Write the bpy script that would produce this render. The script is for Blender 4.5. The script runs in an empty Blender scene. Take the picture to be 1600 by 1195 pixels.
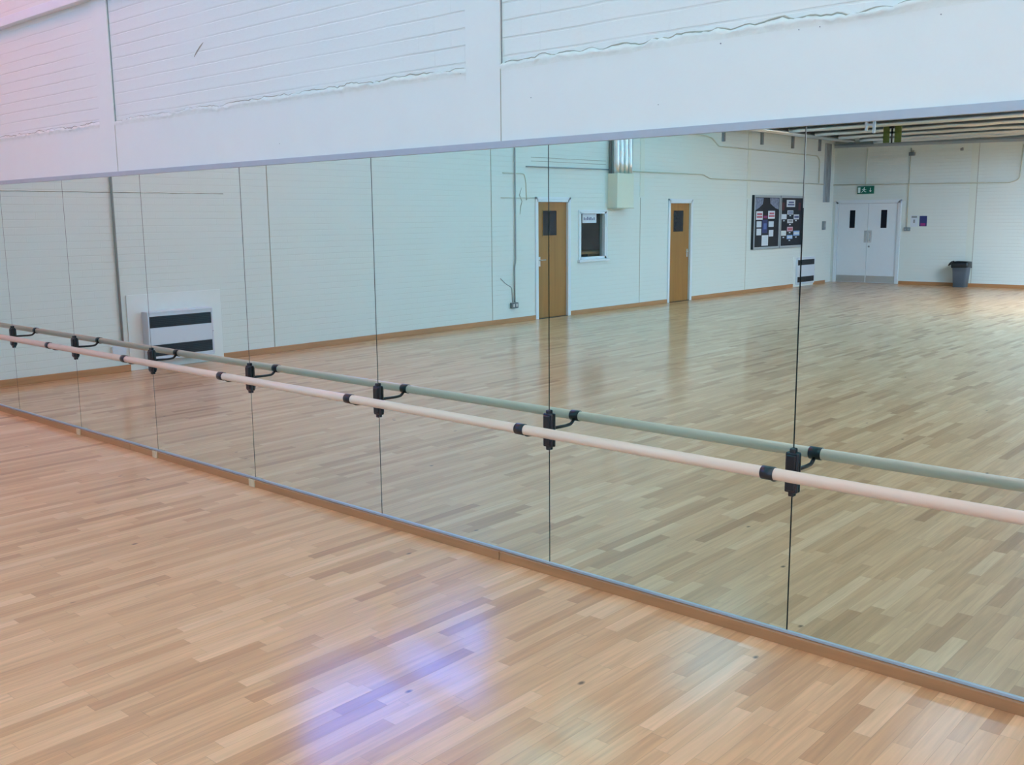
import bpy, bmesh, math, random
from mathutils import Vector, Matrix, noise
random.seed(7)
scene = bpy.context.scene
C = scene.collection

# ------------------------------------------------------------ camera
D, H = 3.4811, 1.6801
YAW, PITCH, ROLL = 0.7286, 0.1651, -0.0095
cam_data = bpy.data.cameras.new('camera')
cam_data.sensor_width = 36.0
cam_data.lens = 1539.0 / 1600 * 36.0
cam_data.clip_start = 0.05
cam = bpy.data.objects.new('camera', cam_data)
C.objects.link(cam)
_f = Vector((-math.sin(YAW) * math.cos(PITCH), math.cos(YAW) * math.cos(PITCH), -math.sin(PITCH)))
_r0 = Vector((math.cos(YAW), math.sin(YAW), 0)); _u0 = _r0.cross(_f)
_r = _r0 * math.cos(ROLL) + _u0 * math.sin(ROLL)
_u = -_r0 * math.sin(ROLL) + _u0 * math.cos(ROLL)
cam.matrix_world = Matrix(((_r.x, _u.x, -_f.x, 0), (_r.y, _u.y, -_f.y, -D), (_r.z, _u.z, -_f.z, H), (0, 0, 0, 1)))
scene.camera = cam

# ------------------------------------------------------------ world, exposure
w = bpy.data.worlds.new('world'); scene.world = w; w.use_nodes = True
w.node_tree.nodes['Background'].inputs[0].default_value = (0.62, 0.68, 1.0, 1)
w.node_tree.nodes['Background'].inputs[1].default_value = 1.0
vs = scene.view_settings
vs.view_transform = 'Standard'; vs.look = 'None'; vs.gamma = 1; vs.use_curve_mapping = False
vs.exposure = 0.0

# light colours of the added lamps, imitating lens colour cast: rows going away from the mirrors, columns going away from the brown doors
LAMP_POWER = 20.0
LAMP_TABLE = (((0.62, 0.10, 0.05), (0.02, 0.23, 0.26), (0.32, 0.50, 0.58), (0.57, 0.36, 0.45)),
              ((0.02, 0.22, 0.23), (0.02, 0.22, 0.22), (0.20, 0.31, 0.33), (0.36, 0.29, 0.31)),
              ((0.02, 0.20, 0.29), (0.10, 0.16, 0.23), (0.08, 0.22, 0.23), (0.14, 0.22, 0.26)))
FAR_COL, FAR_POWER = (0.10, 0.55, 1.16), 60.0
SOFFIT_COL, SOFFIT_POWER = (2.10, 1.85, 1.75), 40.0
CLERESTORY, CLERESTORY_POWER = (0.02, 0.60, 3.2), 4.4

# room
XL, XR, YO = -10.674, 5.6, -20.926
CEIL = 6.6; LOW = 3.56
MT, MB = 2.008, 0.055

# ------------------------------------------------------------ materials
def new_mat(name):
    m = bpy.data.materials.new(name); m.use_nodes = True
    return m, m.node_tree, m.node_tree.nodes['Principled BSDF']

def simple(name, col, rough=0.6, metal=0.0, var=0.05, scale=12.0, spec=0.5, bump=0.0):
    m, nt, b = new_mat(name)
    n = nt.nodes; L = nt.links
    tc = n.new('ShaderNodeTexCoord'); nz = n.new('ShaderNodeTexNoise'); nz.inputs['Scale'].default_value = scale
    nz.inputs['Detail'].default_value = 4
    L.new(tc.outputs['Object'], nz.inputs['Vector'])
    mr = n.new('ShaderNodeMapRange'); mr.inputs['To Min'].default_value = 1 - var; mr.inputs['To Max'].default_value = 1 + var
    L.new(nz.outputs['Fac'], mr.inputs['Value'])
    mx = n.new('ShaderNodeVectorMath'); mx.operation = 'SCALE'; mx.inputs[0].default_value = col[:3]
    L.new(mr.outputs['Result'], mx.inputs['Scale'])
    L.new(mx.outputs['Vector'], b.inputs['Base Color'])
    b.inputs['Roughness'].default_value = rough; b.inputs['Metallic'].default_value = metal
    b.inputs['Specular IOR Level'].default_value = spec
    if bump:
        bp = n.new('ShaderNodeBump'); bp.inputs['Distance'].default_value = bump; bp.inputs['Strength'].default_value = 0.6
        L.new(nz.outputs['Fac'], bp.inputs['Height']); L.new(bp.outputs['Normal'], b.inputs['Normal'])
    return m

def emit(name, col, power):
    mx = max(col); col = [c / mx for c in col]; power = power * mx
    m, nt, b = new_mat(name)
    b.inputs['Base Color'].default_value = (0.8, 0.8, 0.8, 1)
    b.inputs['Emission Color'].default_value = (*col, 1); b.inputs['Emission Strength'].default_value = power
    return m

PAINT = (0.78, 0.80, 0.755)
def painted_brick(name, axis, strength=0.6, col=PAINT):
    """painted brickwork: fine horizontal beds, fainter perpends, uneven paint"""
    m, nt, b = new_mat(name)
    n = nt.nodes; L = nt.links
    tc = n.new('ShaderNodeTexCoord'); sp = n.new('ShaderNodeSeparateXYZ'); L.new(tc.outputs['Object'], sp.inputs[0])
    cb = n.new('ShaderNodeCombineXYZ'); L.new(sp.outputs['X' if axis == 'x' else 'Y'], cb.inputs['X']); L.new(sp.outputs['Z'], cb.inputs['Y'])
    wob = n.new('ShaderNodeTexNoise'); wob.inputs['Scale'].default_value = 3.0
    L.new(cb.outputs[0], wob.inputs['Vector'])
    ws = n.new('ShaderNodeVectorMath'); ws.operation = 'SCALE'; ws.inputs['Scale'].default_value = 0.012
    L.new(wob.outputs['Color'], ws.inputs[0])
    ad = n.new('ShaderNodeVectorMath'); L.new(cb.outputs[0], ad.inputs[0]); L.new(ws.outputs['Vector'], ad.inputs[1])
    bt = n.new('ShaderNodeTexBrick'); bt.inputs['Scale'].default_value = 1.0
    bt.inputs['Brick Width'].default_value = 0.225; bt.inputs['Row Height'].default_value = 0.078
    bt.inputs['Mortar Size'].default_value = 0.006; bt.inputs['Mortar Smooth'].default_value = 0.6
    L.new(ad.outputs['Vector'], bt.inputs['Vector'])
    bed = n.new('ShaderNodeTexBrick'); bed.inputs['Scale'].default_value = 1.0
    bed.inputs['Brick Width'].default_value = 90.0; bed.inputs['Row Height'].default_value = 0.078
    bed.inputs['Mortar Size'].default_value = 0.006; bed.inputs['Mortar Smooth'].default_value = 0.6
    L.new(ad.outputs['Vector'], bed.inputs['Vector'])
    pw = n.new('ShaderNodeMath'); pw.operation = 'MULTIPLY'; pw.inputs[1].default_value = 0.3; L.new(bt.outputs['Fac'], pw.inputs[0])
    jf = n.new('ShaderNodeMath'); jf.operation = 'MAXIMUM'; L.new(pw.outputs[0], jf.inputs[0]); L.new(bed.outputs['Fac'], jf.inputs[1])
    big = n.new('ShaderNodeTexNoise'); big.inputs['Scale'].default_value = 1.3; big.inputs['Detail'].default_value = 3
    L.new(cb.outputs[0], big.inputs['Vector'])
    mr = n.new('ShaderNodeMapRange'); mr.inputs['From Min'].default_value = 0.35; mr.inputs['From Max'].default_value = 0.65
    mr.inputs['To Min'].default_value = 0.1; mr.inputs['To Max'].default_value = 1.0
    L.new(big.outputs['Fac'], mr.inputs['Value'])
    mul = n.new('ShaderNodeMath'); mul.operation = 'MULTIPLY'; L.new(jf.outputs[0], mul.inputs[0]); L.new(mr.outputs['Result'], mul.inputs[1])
    fine = n.new('ShaderNodeTexNoise'); fine.inputs['Scale'].default_value = 60; fine.inputs['Detail'].default_value = 5
    L.new(cb.outputs[0], fine.inputs['Vector'])
    fs = n.new('ShaderNodeMath'); fs.operation = 'MULTIPLY'; fs.inputs[1].default_value = 0.18; L.new(fine.outputs['Fac'], fs.inputs[0])
    sub = n.new('ShaderNodeMath'); sub.operation = 'SUBTRACT'; L.new(fs.outputs[0], sub.inputs[0]); L.new(mul.outputs[0], sub.inputs[1])
    bp = n.new('ShaderNodeBump'); bp.inputs['Distance'].default_value = 0.006; bp.inputs['Strength'].default_value = strength
    L.new(sub.outputs[0], bp.inputs['Height']); L.new(bp.outputs['Normal'], b.inputs['Normal'])
    # joint shade painted into the colour, as bump alone stays too faint
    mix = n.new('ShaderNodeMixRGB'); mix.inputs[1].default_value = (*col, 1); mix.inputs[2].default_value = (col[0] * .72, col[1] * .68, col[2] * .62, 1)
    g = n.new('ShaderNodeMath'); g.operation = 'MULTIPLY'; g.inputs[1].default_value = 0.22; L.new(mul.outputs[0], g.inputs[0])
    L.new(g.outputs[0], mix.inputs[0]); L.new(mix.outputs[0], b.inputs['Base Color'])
    b.inputs['Roughness'].default_value = 0.55
    return m

def floor_mat():
    m, nt, b = new_mat('beech_strip_floor')
    n = nt.nodes; L = nt.links
    def math_(op, a, c=None, d=None):
        k = n.new('ShaderNodeMath'); k.operation = op
        for i, v in enumerate((a, c, d)):
            if v is None: continue
            if isinstance(v, (int, float)): k.inputs[i].default_value = v
            else: L.new(v, k.inputs[i])
        return k.outputs[0]
    tc = n.new('ShaderNodeTexCoord'); sp = n.new('ShaderNodeSeparateXYZ'); L.new(tc.outputs['Object'], sp.inputs[0])
    X, Y = sp.outputs['X'], sp.outputs['Y']
    W_, LEN = 0.062, 0.52
    rx = math_('DIVIDE', X, W_); row = math_('FLOOR', rx); fx = math_('FRACT', rx)
    wn = n.new('ShaderNodeTexWhiteNoise'); wn.noise_dimensions = '1D'; L.new(row, wn.inputs['W'])
    # row-dependent strip length and offset
    ln = math_('MULTIPLY_ADD', wn.outputs['Value'], 0.35, LEN - 0.12)
    off = math_('MULTIPLY', wn.outputs['Value'], 37.7)
    ry = math_('ADD', math_('DIVIDE', Y, ln), off); col_i = math_('FLOOR', ry); fy = math_('FRACT', ry)
    cb = n.new('ShaderNodeCombineXYZ'); L.new(row, cb.inputs[0]); L.new(col_i, cb.inputs[1])
    w2 = n.new('ShaderNodeTexWhiteNoise'); w2.noise_dimensions = '2D'; L.new(cb.outputs[0], w2.inputs['Vector'])
    ramp = n.new('ShaderNodeValToRGB'); L.new(w2.outputs['Value'], ramp.inputs[0])
    cr = ramp.color_ramp; cr.elements[0].position = 0.0; cr.elements[0].color = (0.535, 0.254, 0.112, 1)
    cr.elements[1].position = 1.0; cr.elements[1].color = (0.851, 0.493, 0.267, 1)
    for p, c in ((0.10, (0.653, 0.331, 0.151, 1)), (0.35, (0.723, 0.386, 0.187, 1)), (0.8, (0.782, 0.429, 0.216, 1))):
        e = cr.elements.new(p); e.color = c
    # grain running along the strip, offset per strip
    gv = n.new('ShaderNodeCombineXYZ'); L.new(math_('MULTIPLY', X, 55.0), gv.inputs[0]); L.new(math_('MULTIPLY', Y, 2.6), gv.inputs[1])
    L.new(math_('MULTIPLY', w2.outputs['Value'], 40.0), gv.inputs[2])
    gn = n.new('ShaderNodeTexNoise'); gn.inputs['Scale'].default_value = 1.0; gn.inputs['Detail'].default_value = 5; gn.inputs['Distortion'].default_value = 0.6
    L.new(gv.outputs[0], gn.inputs['Vector'])
    gm = n.new('ShaderNodeMapRange'); gm.inputs['From Min'].default_value = 0.3; gm.inputs['From Max'].default_value = 0.7
    gm.inputs['To Min'].default_value = 0.86; gm.inputs['To Max'].default_value = 1.10; L.new(gn.outputs['Fac'], gm.inputs['Value'])
    sc = n.new('ShaderNodeVectorMath'); sc.operation = 'SCALE'; L.new(ramp.outputs[0], sc.inputs[0]); L.new(gm.outputs['Result'], sc.inputs['Scale'])
    # joints between strips
    ex = math_('MINIMUM', fx, math_('SUBTRACT', 1.0, fx)); ey = math_('MULTIPLY', math_('MINIMUM', fy, math_('SUBTRACT', 1.0, fy)), LEN / W_)
    edge = math_('MINIMUM', ex, ey)
    jm = n.new('ShaderNodeMapRange'); jm.inputs['From Min'].default_value = 0.0; jm.inputs['From Max'].default_value = 0.022
    jm.inputs['To Min'].default_value = 0.72; jm.inputs['To Max'].default_value = 1.0; L.new(edge, jm.inputs['Value'])
    s2 = n.new('ShaderNodeVectorMath'); s2.operation = 'SCALE'; L.new(sc.outputs['Vector'], s2.inputs[0]); L.new(jm.outputs['Result'], s2.inputs['Scale'])
    # knots: sparse small dark ovals
    kv = n.new('ShaderNodeCombineXYZ'); L.new(math_('MULTIPLY', X, 5.0), kv.inputs[0]); L.new(math_('MULTIPLY', Y, 3.0), kv.inputs[1])
    vo = n.new('ShaderNodeTexVoronoi'); vo.inputs['Scale'].default_value = 1.0; vo.inputs['Randomness'].default_value = 1.0; L.new(kv.outputs[0], vo.inputs['Vector'])
    spc = n.new('ShaderNodeSeparateColor'); L.new(vo.outputs['Color'], spc.inputs[0])
    has = math_('GREATER_THAN', spc.outputs[0], 0.45)
    km = n.new('ShaderNodeMapRange'); km.inputs['From Min'].default_value = 0.025; km.inputs['From Max'].default_value = 0.065
    km.inputs['To Min'].default_value = 0.85; km.inputs['To Max'].default_value = 0.0; L.new(vo.outputs['Distance'], km.inputs['Value'])
    kf = math_('MULTIPLY', km.outputs['Result'], has)
    mk = n.new('ShaderNodeMixRGB'); L.new(kf, mk.inputs[0]); L.new(s2.outputs['Vector'], mk.inputs[1]); mk.inputs[2].default_value = (0.09, 0.045, 0.02, 1)
    L.new(mk.outputs[0], b.inputs['Base Color'])
    b.inputs['Roughness'].default_value = 0.5
    b.inputs['Specular IOR Level'].default_value = 0.25
    b.inputs['Coat Weight'].default_value = 0.75; b.inputs['Coat Roughness'].default_value = 0.155; b.inputs['Coat IOR'].default_value = 1.45
    bp = n.new('ShaderNodeBump'); bp.inputs['Distance'].default_value = 0.0006; bp.inputs['Strength'].default_value = 0.35
    hh = math_('ADD', jm.outputs['Result'], math_('MULTIPLY', gn.outputs['Fac'], 0.15))
    L.new(hh, bp.inputs['Height']); L.new(bp.outputs['Normal'], b.inputs['Normal']); L.new(bp.outputs['Normal'], b.inputs['Coat Normal'])
    return m

def wood(name, col, axis='x', rough=0.45, var=0.12, coat=0.2, st=30.0):
    m, nt, b = new_mat(name); n = nt.nodes; L = nt.links
    tc = n.new('ShaderNodeTexCoord'); mp = n.new('ShaderNodeMapping'); L.new(tc.outputs['Object'], mp.inputs[0])
    s = [st, st, st]; s['xyz'.index(axis)] = st / 20.0
    mp.inputs['Scale'].default_value = s
    nz = n.new('ShaderNodeTexNoise'); nz.inputs['Scale'].default_value = 1.0; nz.inputs['Detail'].default_value = 5; nz.inputs['Distortion'].default_value = 0.4
    L.new(mp.outputs[0], nz.inputs['Vector'])
    mr = n.new('ShaderNodeMapRange'); mr.inputs['From Min'].default_value = 0.3; mr.inputs['From Max'].default_value = 0.7
    mr.inputs['To Min'].default_value = 1 - var; mr.inputs['To Max'].default_value = 1 + var; L.new(nz.outputs['Fac'], mr.inputs['Value'])
    sc = n.new('ShaderNodeVectorMath'); sc.operation = 'SCALE'; sc.inputs[0].default_value = col; L.new(mr.outputs['Result'], sc.inputs['Scale'])
    L.new(sc.outputs['Vector'], b.inputs['Base Color'])
    b.inputs['Roughness'].default_value = rough; b.inputs['Coat Weight'].default_value = coat; b.inputs['Coat Roughness'].default_value = 0.2
    return m

def foil(name):
    m, nt, b = new_mat(name); n = nt.nodes; L = nt.links
    tc = n.new('ShaderNodeTexCoord'); nz = n.new('ShaderNodeTexNoise'); nz.inputs['Scale'].default_value = 9; nz.inputs['Detail'].default_value = 5
    L.new(tc.outputs['Object'], nz.inputs['Vector'])
    bp = n.new('ShaderNodeBump'); bp.inputs['Distance'].default_value = 0.02; bp.inputs['Strength'].default_value = 0.7
    L.new(nz.outputs['Fac'], bp.inputs['Height']); L.new(bp.outputs['Normal'], b.inputs['Normal'])
    b.inputs['Base Color'].default_value = (0.86, 0.87, 0.88, 1); b.inputs['Metallic'].default_value = 0.9; b.inputs['Roughness'].default_value = 0.34
    return m

M = {}
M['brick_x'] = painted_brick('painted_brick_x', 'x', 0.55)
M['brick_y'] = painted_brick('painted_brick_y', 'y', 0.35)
M['plaster'] = simple('smooth_painted_plaster', PAINT, 0.55, var=0.02, scale=5, bump=0.002)
M['plaster_edge'] = simple('rough_plaster_edge', (PAINT[0] * .97, PAINT[1] * .97, PAINT[2] * .95), 0.6, var=0.05, scale=40, bump=0.004)
M['cream'] = simple('cream_paint', (0.78, 0.77, 0.63), 0.5, var=0.02)
M['pier'] = simple('pier_paint', (0.78, 0.785, 0.70), 0.5, var=0.02)
M['floor'] = floor_mat()
mm, nt, b = new_mat('mirror_silver')
b.inputs['Base Color'].default_value = (0.735, 0.90, 0.885, 1); b.inputs['Metallic'].default_value = 1.0; b.inputs['Roughness'].default_value = 0.0
M['mirror'] = mm
M['glass_edge'] = simple('dark_glass_edge', (0.02, 0.04, 0.035), 0.3)
M['backing'] = simple('dark_backing_board', (0.02, 0.02, 0.02), 0.8)
M['alu'] = simple('grey_aluminium', (0.46, 0.50, 0.54), 0.45, metal=0.3)
M['steel'] = simple('brushed_steel', (0.62, 0.63, 0.65), 0.3, metal=0.9)
M['zinc'] = simple('dull_zinc', (0.33, 0.35, 0.37), 0.5, metal=0.6)
M['base_wood'] = wood('varnished_softwood', (0.42, 0.19, 0.075), 'x')
M['skirt_wood'] = wood('skirting_wood', (0.52, 0.24, 0.10), 'y')
M['skirt_wood_x'] = wood('skirting_wood_x', (0.50, 0.22, 0.085), 'x')
M['pale_wood'] = wood('pale_block_wood', (0.66, 0.49, 0.30), 'z')
M['rail_wood'] = wood('beech_rail', (0.76, 0.575, 0.44), 'x', rough=0.38, var=0.05, coat=0.3)
M['black'] = simple('black_moulded_metal', (0.012, 0.013, 0.017), 0.35, var=0.1)
M['door_wood'] = wood('brown_door_veneer', (0.40, 0.175, 0.042), 'z', rough=0.5, var=0.10, coat=0.0, st=18)
M['white'] = simple('white_gloss_paint', (0.80, 0.82, 0.86), 0.35, var=0.02)
M['white_board'] = simple('white_panel_board', (0.84, 0.85, 0.82), 0.5, var=0.02)
M['dark_glass'] = simple('wired_glass_unlit_room', (0.012, 0.013, 0.02), 0.12, var=0.1, spec=0.2)  # pane coloured black to stand for the unlit room behind
M['slot'] = simple('black_grille', (0.008, 0.008, 0.012), 0.4)
M['heater'] = simple('pale_enamel', (0.70, 0.73, 0.80), 0.4, var=0.02)
M['foil'] = foil('foil_lagging')
M['conduit'] = simple('painted_conduit', (0.64, 0.62, 0.50), 0.5)
M['conduit_grey'] = simple('grey_conduit', (0.36, 0.38, 0.38), 0.5)
M['joint'] = simple('sealant_joint', (0.42, 0.40, 0.32), 0.7, var=0.15)
M['joint_dark'] = simple('dark_sealant_joint', (0.24, 0.25, 0.26), 0.7, var=0.3, scale=25)
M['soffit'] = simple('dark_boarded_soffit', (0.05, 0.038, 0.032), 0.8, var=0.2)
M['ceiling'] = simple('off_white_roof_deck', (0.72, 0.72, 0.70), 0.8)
M['green'] = simple('green_sign', (0.0, 0.13, 0.085), 0.4)
M['pic'] = simple('sign_white', (0.80, 0.88, 0.86), 0.4)
M['strap'] = simple('olive_green_strap', (0.14, 0.16, 0.03), 0.7, var=0.3, scale=20)
M['bin'] = simple('grey_plastic', (0.16, 0.22, 0.30), 0.45)
M['bag'] = simple('black_bin_bag', (0.01, 0.01, 0.012), 0.28, bump=0.01, scale=25)
M['pin_black'] = simple('black_pinboard', (0.012, 0.012, 0.02), 0.6)
M['paper'] = simple('white_paper', (0.74, 0.77, 0.84), 0.7)
M['ink'] = simple('printed_ink', (0.12, 0.14, 0.28), 0.7)
M['red_ink'] = simple('red_ink', (0.55, 0.13, 0.18), 0.7)
M['navy'] = simple('navy_print', (0.03, 0.04, 0.16), 0.5)
M['magenta'] = simple('magenta_print', (0.35, 0.04, 0.22), 0.5)
M['blue_paper'] = simple('blue_print', (0.10, 0.16, 0.42), 0.6)
M['sky_paper'] = simple('pale_blue_paper', (0.30, 0.48, 0.80), 0.6)
M['pink_paper'] = simple('pink_paper', (0.66, 0.42, 0.50), 0.6)
M['grey_photo'] = simple('grey_collage', (0.22, 0.25, 0.36), 0.6, var=0.9, scale=22)
M['maroon'] = simple('maroon_paper', (0.10, 0.025, 0.03), 0.6)
M['socket'] = simple('metal_clad_socket', (0.16, 0.19, 0.22), 0.4, metal=0.4)
M['office'] = simple('unlit_office_dark', (0.015, 0.018, 0.022), 0.8)  # darkness of an unlit room put into the wall colour

# ------------------------------------------------------------ mesh helpers
def box(bm, x0, x1, y0, y1, z0, z1, bev=0.0, mi=0):
    x0, x1 = min(x0, x1), max(x0, x1); y0, y1 = min(y0, y1), max(y0, y1); z0, z1 = min(z0, z1), max(z0, z1)
    t = bmesh.new()
    vs_ = [t.verts.new((x, y, z)) for x in (x0, x1) for y in (y0, y1) for z in (z0, z1)]
    for f in ((0, 1, 3, 2), (4, 6, 7, 5), (0, 4, 5, 1), (2, 3, 7, 6), (0, 2, 6, 4), (1, 5, 7, 3)):
        t.faces.new([vs_[i] for i in f])
    if bev: bmesh.ops.bevel(t, geom=t.edges[:], offset=bev, segments=2, affect='EDGES', profile=0.5)
    for f in t.faces: f.material_index = mi
    merge(bm, t)

def merge(bm, t):
    me = bpy.data.meshes.new('tmp'); t.to_mesh(me); t.free(); bm.from_mesh(me); bpy.data.meshes.remove(me)

def tube(bm, pts, r, seg=12, cap=True, smooth=True):
    pts = [Vector(p) for p in pts]; rings = []; up = None
    for i, p in enumerate(pts):
        d = (pts[min(i + 1, len(pts) - 1)] - pts[max(i - 1, 0)]).normalized()
        if up is None:
            up = Vector((0, 0, 1)) if abs(d.z) < 0.9 else Vector((1, 0, 0))
        s = d.cross(up).normalized(); up = s.cross(d).normalized()
        rr = r[i] if isinstance(r, (list, tuple)) else r
        rings.append([bm.verts.new(p + (s * math.cos(a) + up * math.sin(a)) * rr) for a in [2 * math.pi * k / seg for k in range(seg)]])
    for a, c in zip(rings, rings[1:]):
        for k in range(seg):
            f = bm.faces.new((a[k], a[(k + 1) % seg], c[(k + 1) % seg], c[k])); f.smooth = smooth
    if cap: bm.faces.new(rings[0][::-1]); bm.faces.new(rings[-1])

def arc(p0, p1, p2, n=8):
    """quadratic curve through control p1"""
    p0, p1, p2 = Vector(p0), Vector(p1), Vector(p2)
    return [(1 - t) ** 2 * p0 + 2 * t * (1 - t) * p1 + t * t * p2 for t in [i / n for i in range(n + 1)]]

def fillet(pts, r=0.05, n=5):
    pts = [Vector(p) for p in pts]; out = [pts[0]]
    for a, p, c in zip(pts, pts[1:], pts[2:]):
        q = min(r, (p - a).length * .45, (c - p).length * .45)
        out += arc(p + (a - p).normalized() * q, p, p + (c - p).normalized() * q, n)
    return out + [pts[-1]]

def obj(name, bm, mats, parent=None):
    bmesh.ops.recalc_face_normals(bm, faces=bm.faces[:])
    me = bpy.data.meshes.new(name); bm.to_mesh(me); bm.free()
    for m in (mats if isinstance(mats, (list, tuple)) else [mats]): me.materials.append(m)
    o = bpy.data.objects.new(name, me); C.objects.link(o)
    if parent is not None: 
        o.parent = parent; o.matrix_parent_inverse = parent.matrix_world.inverted()
    return o

def bxo(name, dims, mats, parent=None, bev=0.0):
    bm = bmesh.new(); box(bm, *dims, bev=bev); return obj(name, bm, mats, parent)

def thing(name, label, cat, loc, group=None):
    o = bpy.data.objects.new(name, None); o.location = loc; o.empty_display_size = 0.1; C.objects.link(o)
    o.matrix_world = Matrix.Translation(loc)
    o['label'] = label; o['category'] = cat
    if group: o['group'] = group
    return o

def tag(o, label, cat, group=None):
    o['label'] = label; o['category'] = cat
    if group: o['group'] = group
    return o

def struct(o): o['kind'] = 'structure'; return o

def sthing(name, loc):
    o = bpy.data.objects.new(name, None); o.empty_display_size = 0.1; C.objects.link(o); o.matrix_world = Matrix.Translation(loc)
    o['kind'] = 'structure'; return o

def wall_mesh(axis, pos, back, a0, a1, z0, z1, holes):
    """wall slab facing the room at `pos`, its back at `back`, with rectangular holes (a0,a1,z0,z1)"""
    As = sorted({a0, a1, *[h[0] for h in holes], *[h[1] for h in holes]}); Zs = sorted({z0, z1, *[h[2] for h in holes], *[h[3] for h in holes]})
    bm = bmesh.new(); cache = {}
    def v(p, a, z):
        k = (p, a, z)
        if k not in cache: cache[k] = bm.verts.new((p, a, z) if axis == 'y' else (a, p, z))
        return cache[k]
    def solid(i, j):
        if i < 0 or j < 0 or i >= len(As) - 1 or j >= len(Zs) - 1: return False
        ca, cz = (As[i] + As[i + 1]) / 2, (Zs[j] + Zs[j + 1]) / 2
        return not any(h[0] < ca < h[1] and h[2] < cz < h[3] for h in holes)
    for i in range(len(As) - 1):
        for j in range(len(Zs) - 1):
            if not solid(i, j): continue
            A0, A1, Z0, Z1 = As[i], As[i + 1], Zs[j], Zs[j + 1]
            for p in (pos, back): bm.faces.new((v(p, A0, Z0), v(p, A1, Z0), v(p, A1, Z1), v(p, A0, Z1)))
            for di, dj, e in ((-1, 0, ((A0, Z0), (A0, Z1))), (1, 0, ((A1, Z0), (A1, Z1))), (0, -1, ((A0, Z0), (A1, Z0))), (0, 1, ((A0, Z1), (A1, Z1)))):
                if not solid(i + di, j + dj):
                    (p1, q1), (p2, q2) = e
                    bm.faces.new((v(pos, p1, q1), v(pos, p2, q2), v(back, p2, q2), v(back, p1, q1)))
    return bm

# ------------------------------------------------------------ shell
struct(bxo('floor', (XL - 1.6, XR + .3, YO - .3, 0.3, -0.2, 0), M['floor']))
# mirror wall: brick face 12 mm behind the plaster coat, mirrors fixed on it
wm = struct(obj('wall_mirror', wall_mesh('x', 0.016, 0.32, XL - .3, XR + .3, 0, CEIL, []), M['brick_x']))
# left wall with two doors, a window and the high clerestory
D1 = (-9.98, -9.13, 0.0, 1.985); D2 = (-13.95, -13.14, 0.0, 1.985); W1 = (-11.06, -10.29, 0.955, 1.78); CL = (-7.85, -4.05, 4.85, 6.15)
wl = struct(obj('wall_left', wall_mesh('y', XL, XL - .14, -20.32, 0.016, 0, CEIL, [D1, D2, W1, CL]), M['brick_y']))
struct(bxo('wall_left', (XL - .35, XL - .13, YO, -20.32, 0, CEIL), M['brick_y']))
D3 = (-10.70, -9.10, 0.0, 2.01)
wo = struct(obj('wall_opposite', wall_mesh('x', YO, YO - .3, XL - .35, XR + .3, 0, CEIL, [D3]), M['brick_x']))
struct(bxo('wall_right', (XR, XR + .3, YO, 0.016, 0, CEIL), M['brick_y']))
struct(bxo('ceiling', (XL - .3, XR + .3, YO - .3, 0.3, CEIL, CEIL + .25), M['ceiling']))
# dark lower ceiling over the far end, above the pipes
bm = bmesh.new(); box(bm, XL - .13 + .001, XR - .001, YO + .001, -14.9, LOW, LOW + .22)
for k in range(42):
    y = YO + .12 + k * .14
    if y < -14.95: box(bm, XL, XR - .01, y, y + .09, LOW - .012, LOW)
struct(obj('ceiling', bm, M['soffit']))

# plaster coat on the lower mirror wall with a ragged raised top edge, broken by smooth piers
PIERS = [(-10.67, -10.45), (-7.065, -6.845), (-3.385, -3.165), (0.50, 0.72), (4.2, 4.42)]
bays = [(a[1], c[0]) for a, c in zip(PIERS, PIERS[1:])] + [(4.42, XR)]
for i, (x0, x1) in enumerate(bays):
    bm = bmesh.new(); n = int((x1 - x0) / 0.012)
    z0 = 2.38
    rows = [(MT - .3, 0.006), (z0 - .06, 0.006), (z0 - .030, 0.006), (z0 - .012, 0.001), (z0 - .002, -0.003), (z0 + .003, 0.009), (z0 + .009, 0.0165)]
    grid = []
    for k in range(n + 1):
        x = x0 + (x1 - x0) * k / n; c = []
        for j, (z, y) in enumerate(rows):
            if j > 1:
                a = 0.35 + 0.65 * max(0, noise.noise(Vector((x * 1.1, 3 + i, 0))) + .5)
                z += (0.012 * noise.noise(Vector((x * 3, 7, 0))) + 0.011 * noise.noise(Vector((x * 14, .4 * j, 1))) + .006 * noise.noise(Vector((x * 37, 3, 1)))) * (1.2 if j > 2 else .3)
                if 2 < j < 6: y = 0.007 + (y - 0.007) * a + 0.006 * noise.noise(Vector((x * 30, j * 3.3, 5)))
                y = min(y, 0.0165)
            c.append(bm.verts.new((x, y, z)))
        grid.append(c)
    for a, c in zip(grid, grid[1:]):
        for j in range(len(rows) - 1):
            f = bm.faces.new((a[j], c[j], c[j + 1], a[j + 1])); f.smooth = j > 0; f.material_index = 1 if j > 1 else 0
    obj('plaster_coat', bm, [M['plaster'], M['plaster_edge']], wm)
for i, (x0, x1) in enumerate(bays):
    bm = bmesh.new(); n = int((x1 - x0) / 0.02); pts = []; rad = []
    for k in range(1, n):
        x = x0 + (x1 - x0) * k / n
        pts.append((x, .0155, 2.3905 + 1.2 * (0.012 * noise.noise(Vector((x * 3, 7, 0))) + 0.011 * noise.noise(Vector((x * 14, 2.4, 1))) + .006 * noise.noise(Vector((x * 37, 3, 1))))))
        rad.append(max(.0006, .0022 + .0035 * noise.noise(Vector((x * 6, 1.7, 4)))))
    tube(bm, pts, rad, 5); obj('plaster_crack', bm, M['joint'], wm)
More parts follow.
